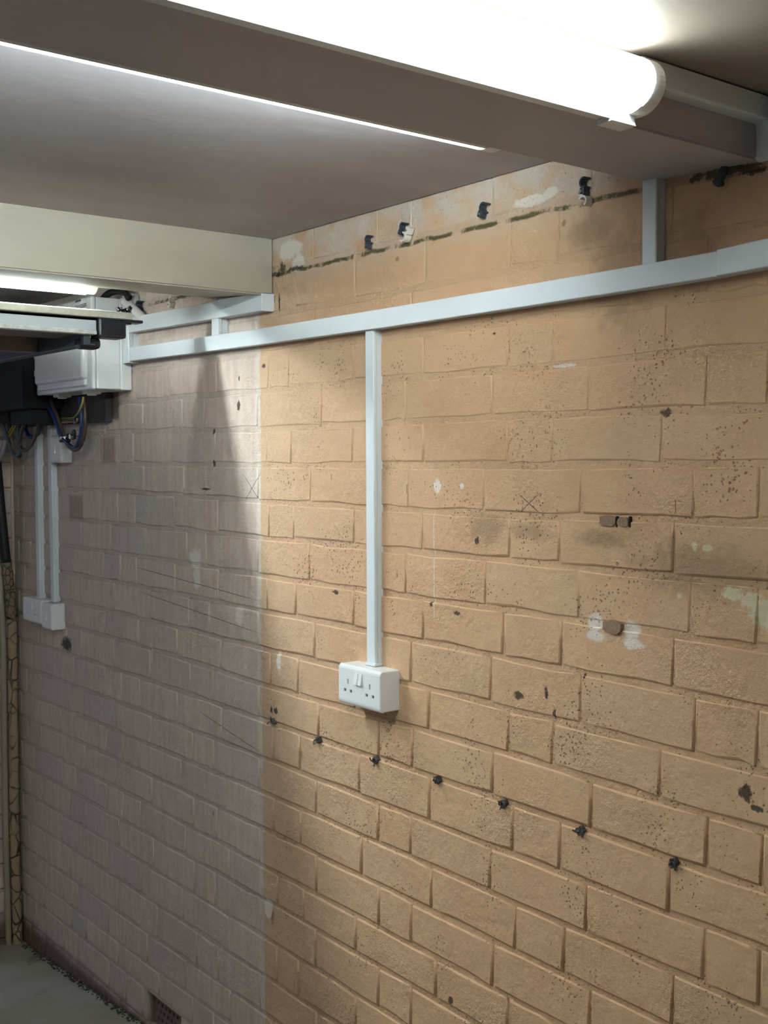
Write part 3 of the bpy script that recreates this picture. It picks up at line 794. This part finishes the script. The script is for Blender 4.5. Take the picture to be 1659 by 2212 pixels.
# rubber lined pipe clamp holding the loop
t = thing('cable_clamp', 'black rubber lined clamp with a chrome bolt gripping the brown loop', 'clamp', tuple(W(142, 950, -.05)))
c0 = W(141, 947, -.055)
for dz in (.010, -.008):
    bm = bmesh.new(); cyl(bm, c0 + Vector((0, .002, dz - .0045)), c0 + Vector((0, .002, dz + .0045)), .0175, 18); obj('rubber_ring', bm, M_RUBBER, t)
bm = bmesh.new(); cyl(bm, c0 + Vector((0, .002, -.0035)), c0 + Vector((0, .002, .0055)), .0150, 18); obj('metal_band', bm, M_STEEL, t)
c1 = W(161, 944, -.050)
bm = bmesh.new(); tube(bm, [c0 + Vector((0, -.012, 0)), c1 + Vector((0, .004, -.002)), c1], .0055, 8); obj('strap', bm, M_RUBBER, t)
bm = bmesh.new(); cyl(bm, c1 + Vector((-.010, 0, 0)), c1 + Vector((.022, 0, 0)), .0045, 10); cyl(bm, c1 + Vector((-.016, 0, .001)), c1 + Vector((-.009, 0, .001)), .0085, 6); obj('bolt', bm, M_STEEL, t)
bm = bmesh.new(); cyl(bm, c1 + Vector((-.006, -.003, .010)), c1 + Vector((-.001, -.003, .010)), .013, 16); obj('washer', bm, M_RUBBER, t)
# black conduit arching over the fuse box and white sheathed cable coming down beside it
cable('flexible_conduit', 'black conduit arching over the top of the fuse box', [W(216, 656, -.05), W(226, 641, -.05), W(240, 632, -.046), W(258, 629.5, -.04), W(272, 634, -.036), W(279, 645, -.033)], .0098, M_RUBBER, 'conduit')
cable('sheathed_cable', 'thick white cable sloping down to the upper trunking beside the fuse box', [W(269, 650, -.020), W(278, 657, -.019), W(290, 668, -.018), W(302, 680, -.017), W(312, 690, -.014)], .0125, M_CAP)
bm = bmesh.new()
a = [W(272, 645, -.022), W(290, 637, -.010), W(290, 658, -.010), W(280, 655, -.022)]
vs = [bm.verts.new(p) for p in a] + [bm.verts.new(p + Vector((.014, 0, 0))) for p in a]
for f in ((0, 1, 2, 3), (7, 6, 5, 4), (0, 4, 5, 1), (1, 5, 6, 2), (2, 6, 7, 3), (3, 7, 4, 0)): bm.faces.new([vs[i] for i in f])
tag(obj('cable_cover', bm, M_CAP), 'white flared cover under the black conduit arch', 'cover')

# ------------------------------------------------------------------ raised garage door
g = thing('garage_door', 'garage door raised flat under the ceiling, white edge facing', 'door', (-1.3, 2.65, .30))
DX0, DX1, DY = -2.45, -.306, 2.670
obj('skin', B((DX0, DY + .006, .338), (DX1 + .01, 4.02, .346)), M_DOORU, g)
obj('top_rail', B((DX0, DY - .004, .3475), (-.213, DY + .028, .3655), .0025), M_ALU, g)
obj('rail_flange', B((DX0, DY + .006, .337), (-.213, DY + .030, .3470)), M_BLACK, g)
obj('edge_face', B((DX0, DY, .3155), (DX1 - .002, DY + .008, .3400), .001), M_DOORW, g)
obj('bottom_lip', B((DX0, DY - .004, .3055), (DX1 - .002, DY + .020, .3160), .002), M_LIP, g)
obj('inner_board', B((DX0, DY + .020, .3105), (DX1 - .012, 2.86, .3170)), M_DOORU, g)
sr = obj('side_rail', B((DX1 - .026, DY + .020, .2815), (DX1 - .008, 4.00, .3385), .002), M_RAIL, g)
obj('rail_lip', B((DX1 - .008, DY + .020, .2815), (DX1 + .004, 4.00, .2860), .001), M_RAIL, sr)
obj('batten', B((DX0, 2.985, .285), (DX1 - .026, 3.03, .335), .002), M_DOORU, g)
obj('inner_board', B((DX0, 2.86, .322), (DX1 - .026, 4.00, .330)), M_DOORU, g)
bk = obj('corner_bracket', B((DX1, DY - .010, .2995), (-.233, DY + .045, .3475), .006, 2), M_BLACK, g)
bm = B((-.253, DY - .006, .3405), (-.187, DY + .030, .3475), .0015)
obj('bracket_plate', bm, M_BLACK, bk)
bm = B((-.336, DY + .03, .274), (-.281, DY + .075, .302), .010, 3)
obj('roller_block', bm, M_BLACK, g)
rg = random.Random(4)
bm = bmesh.new()
for i in range(26):
    c = Vector((rg.uniform(-.249, -.217), DY + rg.uniform(0, .02), .365 + rg.uniform(-.004, .010)))
    tt = bmesh.ops.create_icosphere(bm, subdivisions=1, radius=rg.uniform(.003, .007))
    for v in tt['verts']: v.co = v.co * rg.uniform(.6, 1.3) + c
o = obj('greasy_dirt', bm, M_BLACK, g); o['kind'] = 'stuff'

# ------------------------------------------------------------------ pipes in the far corner
def X4(pxx, pyy, y):
    d = fw * FPX + r2 * (pxx - 829.5) - u2 * (pyy - 1106)
    s = y / d.y
    return Vector((CAMX + d.x * s, y, d.z * s))
t = thing('lagged_pipe', 'cracked cream painted pipe with cloth lagging standing in the far corner', 'pipe', (-.03, 4.06, -1.73))
rj = random.Random(9)
jit = lambda p, s: p + Vector((rj.uniform(-s, s), 0, 0))
obj('painted_pipe', tube(bmesh.new(), [jit(X4(a, b, 4.062), .0008) for a, b in ((26.5, 1325), (27.5, 1420), (28, 1520), (29.5, 1640), (31, 1750), (33, 1850), (36, 1950), (38.5, 2050))], lambda u: .0175 + .0012 * math.sin(u * 90), 14), M_PIPE, t, True)
obj('lagging', tube(bmesh.new(), [X4(a, b, 4.050) for a, b in ((12.5, 1208), (18, 1250), (22, 1290), (25, 1335))], lambda u: .0185 + .0018 * math.sin(u * 31), 14, 10), M_LAG, t, True)
obj('tie', tube(bmesh.new(), [X4(12, 1298, 4.04), X4(20, 1294, 4.038), X4(32, 1287, 4.04)], .003, 6), M_RUBBER, t, True)
obj('tie', tube(bmesh.new(), [X4(14, 1333, 4.04), X4(24, 1335, 4.038), X4(38, 1329, 4.04)], .0035, 6), M_RUBBER, t, True)
obj('black_sleeve', tube(bmesh.new(), [X4(a, b, 4.040) for a, b in ((-12, 940), (-7, 1010), (0, 1090), (7, 1160), (13, 1214))], .0178, 14), M_RUBBER, t, True)
t = thing('thin_pipe', 'thin cream painted pipe left of the lagged pipe', 'pipe', (-.06, 4.07, -1.73))
obj('painted_pipe', tube(bmesh.new(), [X4(a, b, 4.074) for a, b in ((-4, 1150), (2, 1280), (7, 1400), (9, 1550), (11, 1700), (14, 1850), (17, 1960), (19, 2055))], .0108, 12), M_PIPE2, t, True)
for b, a in ((1440, 7.5), (1545, 9), (1815, 13.5)):
    p = X4(a, b, 4.074); bm = bmesh.new(); cyl(bm, p + Vector((0, 0, -.008)), p + Vector((0, 0, .008)), .0122, 12); obj('pipe_collar', bm, M_PIPE2, t)

# ------------------------------------------------------------------ air brick
g = thing('air_brick', 'terracotta air brick with staggered slots low in the wall', 'air brick', (.01, 2.96, -1.64))
ya, yb, za, zb_ = 2.842, 3.066, -1.646, -1.566
ys = [ya + (yb - ya) * i / 19 for i in range(20)]
zs = [za + (zb_ - za) * i / 7 for i in range(8)]
bm = bmesh.new()
V = {(i, j, d): bm.verts.new((d, y, z)) for i, y in enumerate(ys) for j, z in enumerate(zs) for d in (.022, .045)}
hole = lambda i, j: 0 < i < 18 and j in (1, 3, 5) and (i + (j // 2)) % 2 == 0
for i in range(19):
    for j in range(7):
        if not hole(i, j): bm.faces.new((V[i, j, .022], V[i + 1, j, .022], V[i + 1, j + 1, .022], V[i, j + 1, .022]))
        else:
            q = [(i, j), (i + 1, j), (i + 1, j + 1), (i, j + 1)]
            for a, b in zip(q, q[1:] + q[:1]): bm.faces.new((V[(*a, .022)], V[(*b, .022)], V[(*b, .045)], V[(*a, .045)]))
bmesh.ops.delete(bm, geom=[v for v in bm.verts if not v.link_faces], context='VERTS')
obj('grille', bm, M_TERRA, g)
obj('frame_bar', B((.014, yb - .006, za), (.045, yb + .003, zb_), .002), M_TERRA, g)
obj('cavity', B((.0455, ya - .009, za - .003), (.050, yb + .015, zb_ + .009)), M_VOID, g)

# ------------------------------------------------------------------ clips, plugs and stubs on the wall
def clip(label, y, z, m, rot, kind='cable_clip', s=1.0):
    t = thing(kind, label, 'cable clip', (0, y, z), None)
    R = Matrix.Translation((0, y, z)) @ Matrix.Rotation(rot, 4, 'X') @ Matrix.Diagonal((s, s, s, 1))
    bm = bmesh.new()
    ro, ri, n = .0088, .0058, 9
    A = [math.radians(-110 + 220 * i / n) for i in range(n + 1)]
    pr = [(-.000 + ro * math.cos(a), ro * math.sin(a)) for a in A] + [(ri * math.cos(a), ri * math.sin(a)) for a in A[::-1]]
    prism(bm, [(-.010 - b * 0 + 0 * a if False else a + .001, b + .003) for a, b in pr], 'x', -.011, .003)
    bm.transform(R)
    obj('hook', bm, m, t)
    bm = bmesh.new(); box(bm, (-.010, .001, -.016), (.003, .010, -.004), .0015); bm.transform(R); obj('nail_block', bm, m, t)
    bm = bmesh.new(); cyl(bm, (-.0125, .0055, -.010), (.004, .0055, -.010), .0022, 10); bm.transform(R); obj('nail', bm, M_STEEL, t)
    return t
clip('black cable clip under the ceiling, first from the rear beam', 1.972, .462, M_CLIPB, .1)
clip('black cable clip directly above the white hook clip', 1.856, .470, M_CLIPB, .5)
clip('white hook clip hanging below a black clip', 1.852, .4555, M_CLIPW, -2.6, s=1.2)
clip('black cable clip under the ceiling midway along the bare joint', 1.615, .467, M_CLIPB, .45, s=1.1)
clip('black cable clip nearest the front beam, above a white clip', 1.363, .466, M_CLIPB, 0, s=1.1)
clip('white cable clip on the bare joint near the front beam', 1.369, .440, M_CLIPW, 2.4, s=1.1)
clip('black cable clip beside the white sloping cable', 3.049, .438, M_CLIPB, 0.2, s=1.3)
clip('white cable clip above the upper trunking, under the rear beam', 2.854, .429, M_CLIPW, 0.6, s=1.2)
M_STUB = plain('rusty_grey_stub', (0.085, 0.085, 0.08), 0.7, 0, 0.6, 200, 0.6)
def stub(label, y, z, seed):
    q = random.Random(seed)
    t = thing('wall_plug', label, 'wall plug', (0, y, z))
    bm = bmesh.new()
    n = 9; prev = None
    outer = [(y + .0068 * math.cos(2 * math.pi * i / n) * q.uniform(.8, 1.2), z + .0080 * math.sin(2 * math.pi * i / n) * q.uniform(.8, 1.2)) for i in range(n)]
    prism(bm, outer, 'x', -.004, .009)
    for v in bm.verts:
        if v.co.x < 0: v.co += Vector((q.uniform(-.003, .002), q.uniform(-.0015, .0015), q.uniform(-.0015, .0015)))
    obj('plug', bm, M_STUB, t)
    bm = bmesh.new(); a = q.uniform(0, 6.28)
    tube(bm, [(.004, y, z), (-.010, y + .001, z), (-.014, y + .008 * math.cos(a), z + .009 * math.sin(a))], .0014, 7)
    for _ in range(3):
        a = q.uniform(0, 6.28); tube(bm, [(0, y + .004 * math.cos(a), z + .004 * math.sin(a)), (-.006, y + .008 * math.cos(a), z + .009 * math.sin(a)), (-.005, y + .011 * math.cos(a), z + .012 * math.sin(a))], .0009, 5)
    obj('bent_nail', bm, M_RUBBLE, t, True)
    bm = bmesh.new(); cyl(bm, (-.0055, y + .001, z + .002), (-.0065, y + .001, z + .002), .003, 8); obj('screw_hole', bm, M_STEEL if seed % 2 else M_VOID, t)
for i, (y, z, lab) in enumerate(((2.369, -.631, 'beside the pale masking stripe'), (2.178, -.640, 'second after the pale masking stripe'), (1.960, -.643, 'directly below the double socket'),
                                 (1.757, -.641, 'next after the one below the socket'), (1.566, -.645, 'third from the near end of the row'), (1.372, -.648, 'second from the near end of the row'), (1.172, -.650, 'at the near end of the row'))):
    stub('rusty wall plug stub in a brick joint, ' + lab, y, z, i)
def lump(name, y0, y1, z0, z1, x0, m, seed, parent=None):
    q = random.Random(seed); bm = bmesh.new(); n = 12; P = []
    for i in range(n):
        a = 2 * math.pi * i / n
        ca, sa = math.cos(a), math.sin(a)
        k_ = 1 / max(abs(ca), abs(sa)) ** (1.0 if seed != 3 else .9)
        P.append(((y0 + y1) / 2 + (y1 - y0) / 2 * ca * k_ * q.uniform(.88, 1.05), (z0 + z1) / 2 + (z1 - z0) / 2 * sa * k_ * q.uniform(.88, 1.05)))
    prism(bm, P, 'x', x0, .01)
    return obj(name, bm, m, parent)
lump('wooden_plug', 1.300, 1.335, -.112, -.094, .0005, M_PLUG, 1, wall)
lump('wooden_plug', 1.273, 1.296, -.112, -.096, .0010, M_PLUG, 2, wall)
lump('wooden_plug', 1.285, 1.325, -.293, -.270, -.0015, M_PLUG, 3, wall)
lump('plug_gap', 1.268, 1.272, -.112, -.094, .0015, M_VOID, 4, wall)
lump('plug_gap', 1.296, 1.2995, -.113, -.095, .0015, M_VOID, 5, wall)
# black strip poking out of the gap under the front beam
t = thing('rubber_strip', 'black rubber strip end hanging from the gap under the front beam', 'strip', (0, 1.099, .41))
bm = bmesh.new(); tube(bm, [W(1566, 358, -.002), W(1562, 372, -.007), W(1554, 388, -.008), W(1549, 396, -.006)], lambda u: .0058 + .0022 * u, 10); obj('strip', bm, M_CLIPB, t, True)
bm = bmesh.new(); tube(bm, [W(1552, 398, -.005), W(1560, 396, -.006)], .0048, 8, smooth=False); obj('curled_end', bm, M_CLIPB, t)
